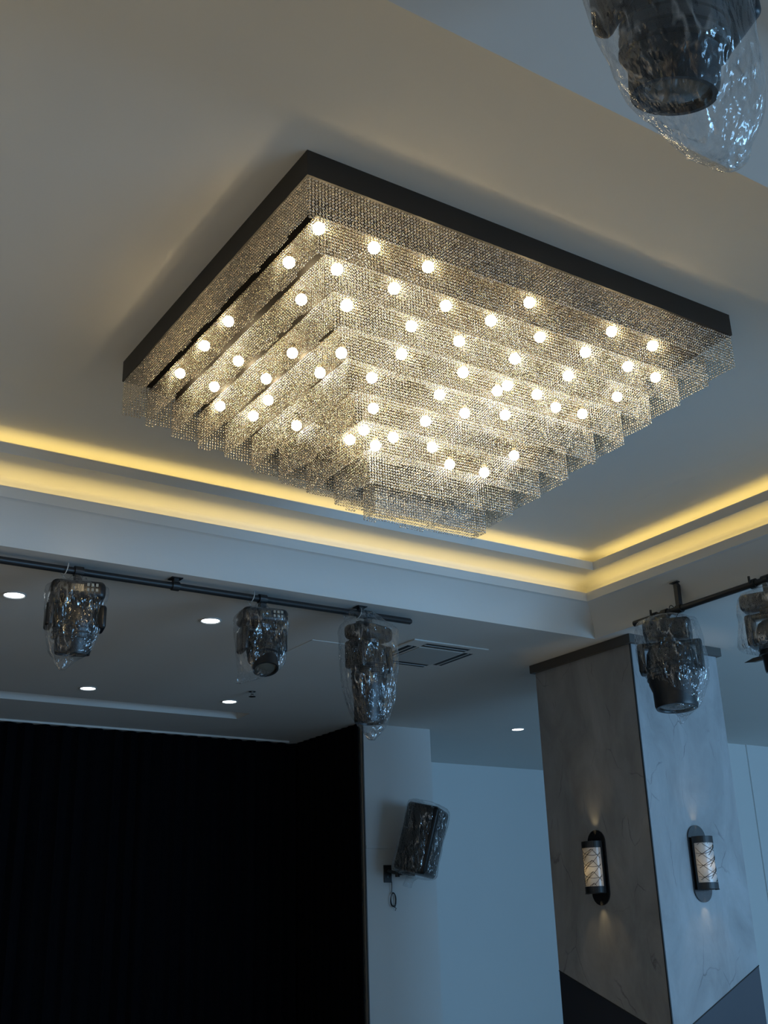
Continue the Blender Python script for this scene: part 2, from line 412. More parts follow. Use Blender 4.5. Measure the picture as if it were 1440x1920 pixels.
# ------------------------------------------------------------------ stage curtains
def curtain(name, p0, p1, amp, lam, z0, z1, seed):
    bm = bmesh.new(); p0 = Vector(p0); p1 = Vector(p1); d = (p1-p0); L_ = d.length; d.normalize()
    nrm = Vector((d.y, -d.x, 0)); nu = int(L_/.018); nv = 14; th = .012
    layers = []
    for side in (0, 1):
        g = []
        for i in range(nu+1):
            s = L_*i/nu; row = []
            for j in range(nv+1):
                v = j/nv
                ph = 2*math.pi*s/lam + 1.4*noise.noise(Vector((s*.9, seed, v*.4)))
                a = amp*(.65+.35*noise.noise(Vector((s*1.7, seed+4, v*.8))))
                off = a*math.sin(ph)+.25*a*math.sin(2.3*ph+v)
                p = p0 + d*s + nrm*(off+side*th)
                row.append(bm.verts.new((p.x, p.y, z0+(z1-z0)*v)))
            g.append(row)
        layers.append(g)
    for g in layers:
        for i in range(nu):
            for j in range(nv): bm.faces.new((g[i][j], g[i+1][j], g[i+1][j+1], g[i][j+1]))
    A, B = layers
    for i in range(nu):
        for j in (0, nv): bm.faces.new((A[i][j], A[i+1][j], B[i+1][j], B[i][j]))
    for i in (0, nu):
        for j in range(nv): bm.faces.new((A[i][j], A[i][j+1], B[i][j+1], B[i][j]))
    return obj(name, bm, M_CURT, smooth=True)
c1 = curtain('stage_curtain', (X0+.2, 10.76, 0), (5.97, 10.76, 0), .045, .17, .02, H3-.006, 3.0)
tag(c1, 'wide black pleated stage curtain across the back of the room', 'curtain')
c2 = curtain('stage_curtain', (5.945, 10.70, 0), (5.945, 9.468, 0), .018, .13, .02, H3-.004, 9.0)
tag(c2, 'black side curtain at right end of the stage, against the white pier', 'curtain')

# ------------------------------------------------------------------ chandelier
U = 2.7
CHX, CHY, CHZ = 0.6078621880572224*U, 1.0657703*U, CZ+H0
LX, LY = .8334978*U, .6732697*U
FH, ST, CL = .0401164*U, .0258501*U, .0619489*U
AX, AY, BX, BY = .0364077*U, .0397793*U, .0308707*U, .0309525*U
ch = empty('chandelier', (CHX, CHY, CHZ))
tag(ch, 'large rectangular crystal bead chandelier with black frame in stepped tiers', 'chandelier')
def rect(k): return AX*k, LX-BX*k, AY*k, LY-BY*k
bm = bmesh.new()
t_ = .012
box(bm, 0, LX, 0, t_, -FH, 0); box(bm, 0, LX, LY-t_, LY, -FH, 0); box(bm, 0, t_, t_, LY-t_, -FH, 0); box(bm, LX-t_, LX, t_, LY-t_, -FH, 0)
obj('frame', bm, M_FRAME, ch)
bm = bmesh.new(); box(bm, t_, LX-t_, t_, LY-t_, -FH+.004, -FH+.012); obj('top_plate', bm, M_PLATE, ch)
for k in range(1, 10):
    a, b_, c_, d_ = rect(k)
    bm = bmesh.new(); g = .010
    box(bm, a+g, b_-g, c_+g, d_-g, -FH-ST*k+.003, -FH-ST*(k-1)+.0035)
    obj('tier_plate', bm, M_PLATE, ch)
# one faceted octagonal bead
R_, T_ = .0058, .0042
bv = []; bf = []
for s_, rr in ((-1, .66), (-.25, 1.0), (.25, 1.0), (1, .66)):
    for q in range(8):
        t = 2*math.pi*(q+.5)/8; bv.append((R_*rr*math.cos(t), T_*s_, R_*rr*math.sin(t)))
bv = np.array(bv)
for r_i in range(3):
    for q in range(8): bf.append((r_i*8+q, r_i*8+(q+1) % 8, (r_i+1)*8+(q+1) % 8, (r_i+1)*8+q))
bf4 = np.array(bf)
PITCH_H, PITCH_V = .0138, .0136
def beads(k):
    a, b_, c_, d_ = rect(k)
    if k == 0: a += .006; b_ -= .006; c_ += .006; d_ -= .006
    z = -FH-ST*k
    pos = []; ang = []
    for (p, q, base) in (((a, c_), (b_, c_), 0.0), ((b_, c_), (b_, d_), math.pi/2), ((b_, d_), (a, d_), 0.0), ((a, d_), (a, c_), math.pi/2)):
        L_ = math.hypot(q[0]-p[0], q[1]-p[1]); n = max(2, int(round(L_/PITCH_H)))
        for i in range(n):
            u_ = (i+.5)/n; x = p[0]+(q[0]-p[0])*u_; y = p[1]+(q[1]-p[1])*u_
            nr = 12 + (1 if noise.noise(Vector((x*7, y*7, k*3.1))) > .12 else 0)
            off = .003*noise.noise(Vector((x*9, y*9, k)))
            for j in range(nr):
                pos.append((x, y, z-.004-PITCH_V*(j+.5)+off)); ang.append(base)
    pos = np.array(pos); n = len(pos)
    pos += rng.normal(0, .00025, pos.shape)
    th = np.array(ang)+rng.normal(0, .20, n); ti = rng.normal(0, .12, n)
    ct, st = np.cos(th), np.sin(th); cc, ss = np.cos(ti), np.sin(ti)
    V = np.repeat(bv[None], n, 0)
    y1 = V[:, :, 1]*cc[:, None]-V[:, :, 2]*ss[:, None]; z1 = V[:, :, 1]*ss[:, None]+V[:, :, 2]*cc[:, None]
    x1 = V[:, :, 0]*ct[:, None]-y1*st[:, None]; y2 = V[:, :, 0]*st[:, None]+y1*ct[:, None]
    V = np.stack((x1, y2, z1), 2)+pos[:, None, :]
    V = V.reshape(-1, 3)
    quads = (bf4[None]+np.arange(n)[:, None, None]*32).reshape(-1)
    capA = (np.arange(8)[None, ::-1]+np.arange(n)[:, None]*32).reshape(-1)
    capB = (np.arange(24, 32)[None]+np.arange(n)[:, None]*32).reshape(-1)
    loops = np.concatenate((quads, capA, capB)).astype(np.int32)
    nq = n*24; starts = np.concatenate((np.arange(nq)*4, nq*4+np.arange(2*n)*8)).astype(np.int32)
    tot = np.concatenate((np.full(nq, 4), np.full(2*n, 8))).astype(np.int32)
    me = bpy.data.meshes.new('bead_curtain')
    me.vertices.add(len(V)); me.vertices.foreach_set('co', V.astype(np.float32).ravel())
    me.loops.add(len(loops)); me.loops.foreach_set('vertex_index', loops)
    me.polygons.add(len(starts)); me.polygons.foreach_set('loop_start', starts)
    try: me.polygons.foreach_set('loop_total', tot)
    except Exception: pass
    me.update(calc_edges=True)
    me.materials.append(M_BEAD); me.materials.append(M_BEAD2)
    me.polygons.foreach_set('material_index', np.concatenate((np.zeros(nq, np.int32), np.ones(2*n, np.int32))))
    o = bpy.data.objects.new('bead_curtain', me); COL.objects.link(o); o.parent = ch
    o['kind'] = 'stuff'
for k in range(10): beads(k)
BULBS = [(1, 0.125, 0.137, -0.211), (1, 0.136, 0.386, -0.211), (1, 0.125, 0.9, -0.211), (1, 0.125, 1.138, -0.211), (1, 0.135, 1.425, -0.211), (2, 0.266, 0.244, -0.28), (2, 0.253, 0.499, -0.28), (2, 0.259, 1.075, -0.28), (2, 0.267, 1.338, -0.285), (3, 0.321, 1.385, -0.35), (3, 0.373, 0.351, -0.35), (3, 0.366, 0.779, -0.354), (3, 0.366, 1.016, -0.366), (4, 0.42, 1.099, -0.42), (4, 0.435, 1.274, -0.42), (4, 0.464, 0.545, -0.44), (4, 0.464, 0.718, -0.45), (5, 0.562, 1.098, -0.512), (1, 0.367, 0.136, -0.211), (2, 0.528, 0.244, -0.28), (3, 0.68, 0.351, -0.35), (4, 0.702, 0.459, -0.42), (5, 0.634, 0.583, -0.49), (6, 0.717, 0.705, -0.559), (7, 0.715, 0.781, -0.629), (7, 0.715, 0.895, -0.629), (6, 0.983, 0.696, -0.559), (7, 0.866, 0.781, -0.629), (1, 0.619, 0.136, -0.211), (2, 0.78, 0.244, -0.28), (2, 1.012, 0.244, -0.28), (1, 1.136, 0.136, -0.211), (2, 1.278, 0.244, -0.28), (1, 1.604, 0.136, -0.211), (1, 1.855, 0.136, -0.211), (2, 1.54, 0.244, -0.28), (2, 1.798, 0.244, -0.28), (3, 1.221, 0.351, -0.35), (3, 1.527, 0.351, -0.35), (4, 1.019, 0.459, -0.42), (3, 0.922, 0.351, -0.35), (5, 0.97, 0.568, -0.49), (4, 1.261, 0.459, -0.42), (4, 1.242, 0.507, -0.429), (4, 1.43, 0.459, -0.42), (2, 1.987, 0.256, -0.28), (3, 1.866, 0.392, -0.35), (4, 1.583, 0.507, -0.425), (4, 1.744, 0.504, -0.42), (5, 1.137, 0.614, -0.518), (5, 1.342, 0.582, -0.49), (7, 1.075, 0.781, -0.629), (7, 0.804, 0.829, -0.664), (7, 1.204, 0.829, -0.667), (7, 1.402, 0.829, -0.665), (6, 1.498, 0.722, -0.6)]
def sphere_bm(r, seg=20, rg=12, z=0):
    b = bmesh.new(); bmesh.ops.create_uvsphere(b, u_segments=seg, v_segments=rg, radius=r)
    for v in b.verts: v.co.z += z
    return b
bulb0 = obj('light_bulb', sphere_bm(.0235), M_BULB, ch, smooth=True)
b = bmesh.new(); lathe(b, [(.011, .018), (.013, .024), (.013, .034), (0.0, .034)], 16)
sock0 = obj('lamp_holder', b, M_BRASS, bulb0, smooth=True)
for i, (k, x, y, z) in enumerate(BULBS):
    if i == 0: o, s_ = bulb0, sock0
    else:
        o = bulb0.copy(); COL.objects.link(o); o.parent = ch
        s_ = sock0.copy(); COL.objects.link(s_); s_.parent = o
    o.location = (x, y, z)

# ------------------------------------------------------------------ column with marbled paper
CX0, CX1, CY0, CY1 = 5.945, 6.865, 5.70, 6.765
col_ = empty('column', (CX0, CY0, 0))
tag(col_, 'square column in grey marbled paper with dark cap, right of the stage', 'column')
W_, D_ = CX1-CX0, CY1-CY0
bm = bmesh.new()
zl, zc = CZ-.192, CZ-.615
top = H3-.066
def colmesh(bm, lower):
    e = 0.0
    c = [(0, 0), (W_, 0), (W_, D_), (0, D_)]
    hz = [zc, zl, zc, zl]
    lo = [0]*4 if lower else hz
    hi = hz if lower else [top]*4
    A = [bm.verts.new((p[0], p[1], z)) for p, z in zip(c, lo)]; B = [bm.verts.new((p[0], p[1], z)) for p, z in zip(c, hi)]
    for k in range(4): bm.faces.new((A[k], A[(k+1) % 4], B[(k+1) % 4], B[k]))
colmesh(bm, False); obj('shaft', bm, M_MARBLE, col_)
bm = bmesh.new(); colmesh(bm, True); obj('lower_panel', bm, M_PANEL, col_)
bm = bmesh.new(); box(bm, -.035, W_+.03, -.035, D_+.03, top, H3, bev=.003); obj('cap', bm, M_BRONZE, col_)
bm = bmesh.new(); box(bm, -.004, .006, -.004, .006, 0, top); obj('corner_bead', bm, M_BLACK, col_)
bm = bmesh.new()
def bar(bm, p, q, r): tube(bm, [p, q], r, 6)
bar(bm, (-.001, 0, zc), (-.001, D_, zl), .004); bar(bm, (0, -.001, zc), (W_, -.001, zl), .004)
obj('seam_bead', bm, M_BLACK, col_)

# ------------------------------------------------------------------ wall sconces
def sconce(loc, rz, label):
    t = empty('wall_sconce', loc, (0, 0, rz)); tag(t, label, 'wall lamp')
    # local: wall plane y=0, room side -y, centre z=0
    bm = bmesh.new(); hw, hh, th = .088, .26, .012
    pts = []
    for i in range(25): a = math.pi*i/24; pts.append((hw*math.cos(a), hh-hw+hw*math.sin(a)))
    for i in range(25): a = math.pi+math.pi*i/24; pts.append((hw*math.cos(a), -hh+hw+hw*math.sin(a)))
    A = [bm.verts.new((x, -.001, z)) for x, z in pts]; B = [bm.verts.new((x, -th, z)) for x, z in pts]
    bm.faces.new(A); bm.faces.new(B[::-1])
    for k in range(len(A)): bm.faces.new((A[k], A[(k+1) % len(A)], B[(k+1) % len(A)], B[k]))
    obj('back_plate', bm, M_PLATEBL, t)
    H_ = .178; rb = .082; yo = -.045
    bm = bmesh.new(); box(bm, -rb, rb, yo, yo+.012, -H_, H_); box(bm, -.03, .03, yo+.010, -.010, -.10, .10)
    obj('backing', bm, M_BLACK, t)
    def halfcyl(bm, r, z0, z1, n=20, thick=.003, lid=None):
        o_ = []; i_ = []
        for q in range(n+1):
            a = math.pi*q/n
            o_.append((r*math.cos(a), yo-r*math.sin(a))); i_.append(((r-thick)*math.cos(a), yo-(r-thick)*math.sin(a)))
        vo = [[bm.verts.new((x, y, z)) for x, y in o_] for z in (z0, z1)]; vi = [[bm.verts.new((x, y, z)) for x, y in i_] for z in (z0, z1)]
        for q in range(n):
            bm.faces.new((vo[0][q], vo[0][q+1], vo[1][q+1], vo[1][q])); bm.faces.new((vi[0][q+1], vi[0][q], vi[1][q], vi[1][q+1]))
            bm.faces.new((vo[1][q], vo[1][q+1], vi[1][q+1], vi[1][q])); bm.faces.new((vo[0][q+1], vo[0][q], vi[0][q], vi[0][q+1]))
    bm = bmesh.new(); halfcyl(bm, rb, H_-.046, H_, thick=.006); obj('top_band', bm, M_BLACK, t)
    bm = bmesh.new(); halfcyl(bm, rb, -H_, -H_+.046, thick=.006)
    tube(bm, [(rb*math.cos(a)*1.02, yo-rb*1.02*math.sin(a), -H_) for a in [math.pi*q/20 for q in range(21)]], .003, 6)
    obj('bottom_band', bm, M_BLACK, t)
    bm = bmesh.new(); halfcyl(bm, rb-.006, -H_+.04, H_-.04, n=28); obj('shade', bm, M_SHADE, t, smooth=True)
    bm = bmesh.new()
    def wire(f, n=18, a0=0.04, a1=.96, r=.0016):
        ps = []
        for q in range(n+1):
            u_ = a0+(a1-a0)*q/n; a = math.pi*u_
            z = f(u_)
            if abs(z) > H_-.046: 
                if len(ps) > 1: tube(bm, ps, r, 5)
                ps = []; continue
            ps.append(((rb-.004)*math.cos(a), yo-(rb-.004)*math.sin(a), z))
        if len(ps) > 1: tube(bm, ps, r, 5)
    for i in range(-2, 4):
        zc_ = i*.078
        wire(lambda u, z=zc_: z+.10*(u-.28)**2*2.2)
        wire(lambda u, z=zc_: z+.10*(u-.78)**2*2.2-.02)
        wire(lambda u, z=zc_: z+.045-.085*abs(u-.3)*1.6, a0=.3, a1=.9)
        wire(lambda u, z=zc_: z+.045-.16*abs(u-.3)*1.6, a0=.3, a1=.6)
        wire(lambda u, z=zc_: z+.045-.22*abs(u-.3)*1.2, a0=.06, a1=.3)
    obj('wire_pattern', bm, M_BLACK, t)
    b = sphere_bm(.016, z=-.02)
    for v in b.verts: v.co.y += yo-.035
    obj('lamp_bulb', b, M_SCB, t, smooth=True)
    for s_ in (1, -1):
        d = bpy.data.lights.new('sconce_spot', 'SPOT'); d.energy = K_SPOT; d.color = (1.0, .74, .36); d.spot_size = math.radians(46); d.spot_blend = .9; d.shadow_soft_size = .008
        o = bpy.data.objects.new('sconce_spot', d); COL.objects.link(o); o.parent = t
        o.location = (0, -.030, s_*(hh-.06)); o.rotation_euler = (math.radians(180-4) if s_ > 0 else math.radians(4), 0, 0)
    return t
K_SPOT = .9
M_SCB = mat('sconce_bulb', (1, .9, .7), .4, emis=(1.0, .72, .36), estr=260.0, var=.01)
s1 = sconce((CX0, 6.24, CZ+.497), math.radians(-90), 'lit wall lamp with wire pattern on the shaded left face of the column')
s2 = sconce((6.385, CY0, CZ+.49), 0, 'wall lamp with wire pattern on the bright front face of the column')

# ------------------------------------------------------------------ downlights
DL = [(1.762, 6.755, 'round recessed downlight at far left, nearest the lighting pipe'),
      (3.069, 6.733, 'round recessed downlight between the two small bagged stage lights'),
      (3.038, 9.065, 'round recessed downlight by the ceiling slot, left one'),
      (4.331, 9.056, 'round recessed downlight at the right end of the ceiling slot'),
      (7.655, 9.057, 'round recessed downlight left of the marbled column')]
for i, (x, y, lab) in enumerate(DL):
    t = empty('downlight', (x, y, H3)); tag(t, lab, 'ceiling light', 'recessed downlights in the lower ceiling')
    if i == 0:
        b = bmesh.new(); lathe(b, [(.060, .001), (.072, .001), (.074, -.004), (.066, -.008), (.060, -.004), (.060, .001)], 40); d1 = obj('trim_ring', b, M_WHITEPL, t, smooth=True)
        b = bmesh.new(); lathe(b, [(.0, -.0035), (.040, -.0045), (.061, -.003), (.061, .0), (0, 0)], 40); d2 = obj('diffuser', b, M_DOWN, t, smooth=True)
    else:
        for q in (d1, d2):
            c = q.copy(); COL.objects.link(c); c.parent = t

# ------------------------------------------------------------------ air conditioner cassette
ac = empty('air_conditioner', (4.925, 6.86, H3)); tag(ac, 'square white ceiling air conditioner cassette between stage lights and column', 'air conditioner')
bm = bmesh.new(); box(bm, -.345, .345, -.36, .36, -.022, 0, bev=.008); obj('panel', bm, M_CEIL, ac)
bm = bmesh.new(); box(bm, -.20, .20, -.21, .21, -.032, -.021, bev=.004)
obj('grille', bm, M_GREYW, ac)
for sx, sy in ((0, -1), (0, 1), (-1, 0), (1, 0)):
    bm = bmesh.new(); b2 = bmesh.new()
    if sy:
        box(bm, -.20, .20, sy*.272-.042, sy*.272+.042, -.0235, -.0215); box(b2, -.195, .195, sy*.272-.005, sy*.272+.007, -.028, -.0235)
    else:
        box(bm, sx*.262-.042, sx*.262+.042, -.21, .21, -.0235, -.0215); box(b2, sx*.262-.005, sx*.262+.007, -.205, .205, -.028, -.0235)
    s_ = obj('air_slot', bm, M_SLOT, ac); obj('louver', b2, M_WHITEPL, s_)

ac.scale.z = .5
sp = empty('sprinkler', (4.325, 8.595, H3)); tag(sp, 'tiny ceiling sprinkler beside the right downlight by the slot', 'sprinkler')
b = bmesh.new(); lathe(b, [(.03, 0), (.03, -.006), (.012, -.01), (.012, -.03), (0, -.03)], 20); obj('body', b, M_CHROME, sp, smooth=True)
b = bmesh.new(); lathe(b, [(0, -.044), (.03, -.045), (.03, -.048), (0, -.048)], 20); tube(b, [(.012, 0, -.028), (.016, 0, -.036), (.004, 0, -.046)], .002, 6); tube(b, [(-.012, 0, -.028), (-.016, 0, -.036), (-.004, 0, -.046)], .002, 6)
obj('deflector', b, M_CHROME, sp, smooth=True)

# access hatch seam seen as a thin pale line left of the tallest bagged light
bm = bmesh.new(); box(bm, 3.93, 4.50, 6.86, 7.36, H3-.004, H3, bev=.001)
tag(obj('access_panel', bm, M_CEIL), 'thin flush access panel in the ceiling, left of the air conditioner', 'access panel')

# ------------------------------------------------------------------ lighting pipes
def pipe(p0, p1, rad, posts, label, clampx=()):
    t = empty('lighting_pipe', p0); tag(t, label, 'lighting pipe')
    d = Vector(p1)-Vector(p0); L_ = d.length; dn = d.normalized()
    bm = bmesh.new()
    tube(bm, [Vector((0, 0, 0)), dn*.006, dn*(L_-.012), dn*L_], [rad*.7, rad, rad, rad*.65], 20)
    obj('pipe', bm, M_BLACK, t, smooth=True)
    for s_, ztop in posts:
        c = dn*s_
        b = bmesh.new()
        box(b, c.x-.017, c.x+.017, c.y-.017, c.y+.017, 0, ztop-p0[2], bev=.002)
        tube(b, [c-dn*.022, c+dn*.022], rad*1.35, 16)
        box(b, c.x-.035, c.x+.035, c.y-.035, c.y+.035, ztop-p0[2]-.005, ztop-p0[2])
        obj('hanger', b, M_BLACK, t)
    return t
R1Y, R1Z = 6.0, CZ+2.047
pipe((-1.2, R1Y, R1Z), (4.205, R1Y, R1Z), .021, [(.4, H3), (3.70, H3), (5.0, H3)], 'long black lighting pipe on the left carrying three bagged stage lights')
R2X, R2Z = 5.715, CZ+2.078
pipe((R2X, 5.42, R2Z), (R2X, 2.05, R2Z), .021, [(.43, CZ+2.262), (2.9, CZ+2.262)], 'black lighting pipe on the right in front of the column')
R3Y, R3Z = 1.13, CZ+2.047
pipe((-.5, R3Y, R3Z), (3.2, R3Y, R3Z), .021, [(.4, H3), (3.2, H3)], 'black lighting pipe overhead carrying the large bagged light at top right')

# ------------------------------------------------------------------ moving head lights in plastic bags
def bag(rings, seed, amp=.012, nu=72, nv=80, parent=None, tail=None):
    """rings: (z, cx, cy, rx, ry); smooth skin through them, crumpled"""
    bm = bmesh.new(); Z = [r[0] for r in rings]; grid = []
    def at(s):
        f_ = s*(len(rings)-1); i = min(int(f_), len(rings)-2); t = f_-i
        p = [rings[max(i-1, 0)], rings[i], rings[i+1], rings[min(i+2, len(rings)-1)]]
        out = []
        for c in range(5):
            a, b_, c_, d_ = (q[c] for q in p)
            out.append(.5*((2*b_)+(-a+c_)*t+(2*a-5*b_+4*c_-d_)*t*t+(-a+3*b_-3*c_+d_)*t**3))
        return out
    for j in range(nv+1):
        z, cx, cy, rx, ry = at(j/nv); rx = max(rx, .002); ry = max(ry, .002); row = []
        for i in range(nu):
            a = 2*math.pi*i/nu; ca, sa = math.cos(a), math.sin(a)
            e = .8
            x = cx+rx*math.copysign(abs(ca)**e, ca); y = cy+ry*math.copysign(abs(sa)**e, sa)
            q = Vector((x*5, y*5, z*3.2+seed*7.3))
            n1 = noise.noise(q+noise.noise_vector(q*.9)*.8); n2 = noise.noise(Vector((x*16, y*16, z*9+seed)))
            d_ = amp*(1-2.4*abs(n1))+amp*.45*(1-2.4*abs(n2))
            row.append(bm.verts.new((x+d_*ca, y+d_*sa, z+.3*d_)))
        grid.append(row)
    for A, B in zip(grid[:-1], grid[1:]):
        for i in range(nu): bm.faces.new((A[i], A[(i+1) % nu], B[(i+1) % nu], B[i]))
    bm.faces.new(grid[-1])
    return obj('plastic_bag', bm, M_FILM, parent, smooth=True)

def moving_head(loc, pan, label, sc=1.0, bw=.30, bd=.20, bh=.11, arm=.20, tilt=0.0, hr=.10, hl=.27, lens=True, screens=True, bagr=None, seed=1, drop=.075, bamp=.010, rail='x', hz=-.02, group='stage lights wrapped in clear plastic bags'):
    t = empty('moving_head_light', loc); tag(t, label, 'stage light', group)
    # clamp on the pipe
    R = Matrix.Rotation(pan, 4, 'Z')
    b = bmesh.new()
    if rail == 'x': ringband(b, Vector((.025, 0, 0)), .0215, .030)
    else: ringband(b, Vector((0, .025, 0)), .0215, .030)
    box(b, -.020, .020, -.020, .020, -drop, -.027, bev=.003)
    if rail == 'y':
        b3 = bmesh.new(); ringband(b3, Vector((0, .020, 0)), .0215, .031)
        for v in b3.verts: v.co.y += .095
        c3 = obj('collar', b3, M_BLACK, t)
        b3 = bmesh.new(); tube(b3, [(-.034, .10, .0), (-.034, .10, .045)], .008, 8); obj('wing_screw', b3, M_BLACK, c3)
    obj('clamp', b, M_BLACK, t)
    b = bmesh.new(); lp = []
    for q in range(22):
        a = math.pi*(.1+1.75*q/21); e = -.055-.035*q/21
        lp.append((e, .036*math.cos(a), .036*math.sin(a)+.004) if rail == 'x' else (.036*math.cos(a), e, .036*math.sin(a)+.004))
    lp.append((-.03, .02, -.085) if rail == 'x' else (.02, -.03, -.085))
    tube(b, lp, .0028, 6); obj('safety_cable', b, M_WHITEPL if rail == 'x' else M_CABLE, t, smooth=True)
    zb = -drop
    b = bmesh.new(); box(b, -bw/2, bw/2, -bd/2, bd/2, zb-bh, zb, bev=min(.035, bh*.35), seg=4, M=R)
    box(b, -bw*.36, -bw*.28, -.02, .02, zb-.002, zb+.014, bev=.003, M=R); box(b, bw*.28, bw*.36, -.02, .02, zb-.002, zb+.014, bev=.003, M=R)
    base = obj('base', b, M_PLASTIC, t, smooth=True)
    if screens:
        b = bmesh.new(); box(b, -.045, .028, -bd/2-.003, -bd/2+.004, zb-bh*.68, zb-bh*.26, bev=.003, M=R); s_ = obj('display', b, M_SCREEN, base)
        b = bmesh.new()
        for q in range(3):
            for r_ in range(2): box(b, .042+.024*q, .056+.024*q, -bd/2-.004, -bd/2+.003, zb-bh*(.62-.26*r_), zb-bh*(.46-.26*r_), bev=.002, M=R)
        obj('buttons', b, M_LABELP, base)
    b = bmesh.new(); lathe(b, [(.0, zb-bh-.02), (.065, zb-bh-.02), (.07, zb-bh+.004), (0, zb-bh+.004)], 28, M=R); 
    box(b, -hr-.045, hr+.045, -.045, .045, zb-bh-.05, zb-bh-.012, bev=.016, seg=3, M=R)
    for s_ in (-1, 1): box(b, s_*(hr+.024)-.022, s_*(hr+.024)+.022, -.075, .075, zb-bh-arm, zb-bh-.02, bev=.018, seg=3, M=R)
    obj('yoke', b, M_PLASTIC, t, smooth=True)
    piv = Vector((0, 0, zb-bh-arm+.055))
    HM = Matrix.Translation(piv) @ R @ Matrix.Rotation(tilt, 4, 'X')
    b = bmesh.new(); t0 = hl*.42+hz; t1 = -hl*.58+hz
    lathe(b, [(0, t0), (hr*.55, t0), (hr*.82, t0-.02), (hr*.95, t0-.06), (hr, 0), (hr*.97, t1*.45), (hr*.86, t1*.62), (hr*.84, t1+.02), (hr*.80, t1), (hr*.70, t1), (hr*.68, t1+.012), (0, t1+.012)], 36, M=HM, squash=.9)
    for q in range(4): 
        z_ = -.02-.028*q
        lathe(b, [(hr*.97, z_-.006), (hr*1.03, z_-.003), (hr*1.03, z_+.003), (hr*.97, z_+.006)], 36, M=HM, squash=.9)
    head = obj('head', b, M_PLASTIC, t, smooth=True)
    b = bmesh.new(); lathe(b, [(0, t1+.003), (hr*.4, t1+.005), (hr*.68, t1+.0125)], 30, M=HM, squash=.9); obj('lens', b, M_SCREEN, head, smooth=True)
    if bagr: bag(bagr, seed, bamp, parent=t)
    return t

# left pipe, three lights; bag rings are given in metres from the clamp
moving_head((1.91, R1Y, R1Z), math.radians(-12), 'bagged moving stage light at the left end of the left pipe', bw=.30, bd=.21, bh=.11, arm=.155, tilt=math.radians(6), hr=.118, hl=.30,
    bagr=[(-.035, 0, 0, .035, .03), (-.06, 0, 0, .06, .05), (-.085, 0, 0, .15, .10), (-.13, 0, 0, .168, .125), (-.25, -.01, 0, .155, .12), (-.40, -.01, 0, .13, .11), (-.475, -.02, 0, .10, .08), (-.52, -.04, .0, .055, .03), (-.575, -.055, 0, .008, .006)], seed=1)
moving_head((3.08, R1Y, R1Z), math.radians(-10), 'bagged moving stage light in the middle of the left pipe, head turned sideways', bw=.29, bd=.20, bh=.10, arm=.17, tilt=math.radians(-26), hr=.098, hl=.30,
    bagr=[(-.035, 0, 0, .035, .03), (-.06, 0, 0, .06, .05), (-.085, 0, 0, .14, .10), (-.13, 0, 0, .165, .12), (-.25, -.01, 0, .155, .12), (-.38, -.01, 0, .15, .11), (-.46, -.03, 0, .12, .07), (-.51, -.09, .0, .06, .03), (-.548, -.15, 0, .008, .006)], seed=2)
moving_head((3.86, R1Y, R1Z), math.radians(20), 'tall bagged moving stage light at the right end of the left pipe', bw=.30, bd=.20, bh=.10, arm=.20, tilt=math.radians(2), hr=.122, hl=.50, hz=-.10, screens=False,
    bagr=[(.02, -.02, 0, .05, .04), (-.01, -.04, 0, .12, .06), (-.05, -.02, 0, .13, .10), (-.10, 0, 0, .19, .12), (-.25, 0, 0, .185, .14), (-.45, 0, 0, .17, .14), (-.60, 0, 0, .13, .12), (-.70, .0, 0, .10, .09), (-.76, .01, .0, .07, .04), (-.82, .01, 0, .01, .008)], seed=3, bamp=.014)
# right pipe
moving_head((R2X, 5.12, R2Z), math.radians(-50), 'large bagged moving stage light hanging in front of the column', bw=.32, bd=.26, bh=.13, arm=.22, tilt=math.radians(-6), hr=.168, hl=.44, hz=-.05, screens=False, rail='y', drop=.06,
    bagr=[(-.02, 0, 0, .06, .05), (-.04, .02, .02, .13, .12), (-.06, 0, 0, .18, .17), (-.15, 0, 0, .20, .19), (-.30, .01, 0, .205, .20), (-.45, .02, -.02, .18, .18), (-.57, .03, -.03, .13, .13), (-.65, .03, -.03, .09, .09), (-.70, .03, -.02, .04, .04), (-.755, .02, -.01, .008, .008)], seed=4, bamp=.013)
head5 = moving_head((R2X, 4.27, R2Z), math.radians(-65), 'bagged moving stage light cut off by the right edge of the picture', bw=.34, bd=.20, bh=.11, arm=.22, tilt=math.radians(5), hr=.11, hl=.32, hz=-.03, rail='y', drop=.09, screens=False,
    bagr=[(-.03, 0, 0, .04, .04), (-.07, 0, 0, .08, .06), (-.11, 0, 0, .17, .15), (-.25, 0, 0, .19, .18), (-.38, 0, 0, .20, .20), (-.42, 0, 0, .20, .20), (-.445, 0, 0, .17, .17), (-.455, 0, 0, .01, .01)], seed=5)
# black pointed flap under it, jutting in from the edge of the picture
bm = bmesh.new()
rg = []
for y, hw, hh in ((.255, .001, .001), (.18, .012, .012), (.10, .014, .012), (-.35, .014, .012)):
    rg.append([bm.verts.new((s_*hw, y, -.475+u_*hh)) for s_, u_ in ((-1, -1), (1, -1), (1, 1), (-1, 1))])
for A, B in zip(rg[:-1], rg[1:]):
    for k in range(4): bm.faces.new((A[k], A[(k+1) % 4], B[(k+1) % 4], B[k]))
bm.faces.new(rg[0][::-1]); bm.faces.new(rg[-1])
obj('flap', bm, M_BLACK, head5)
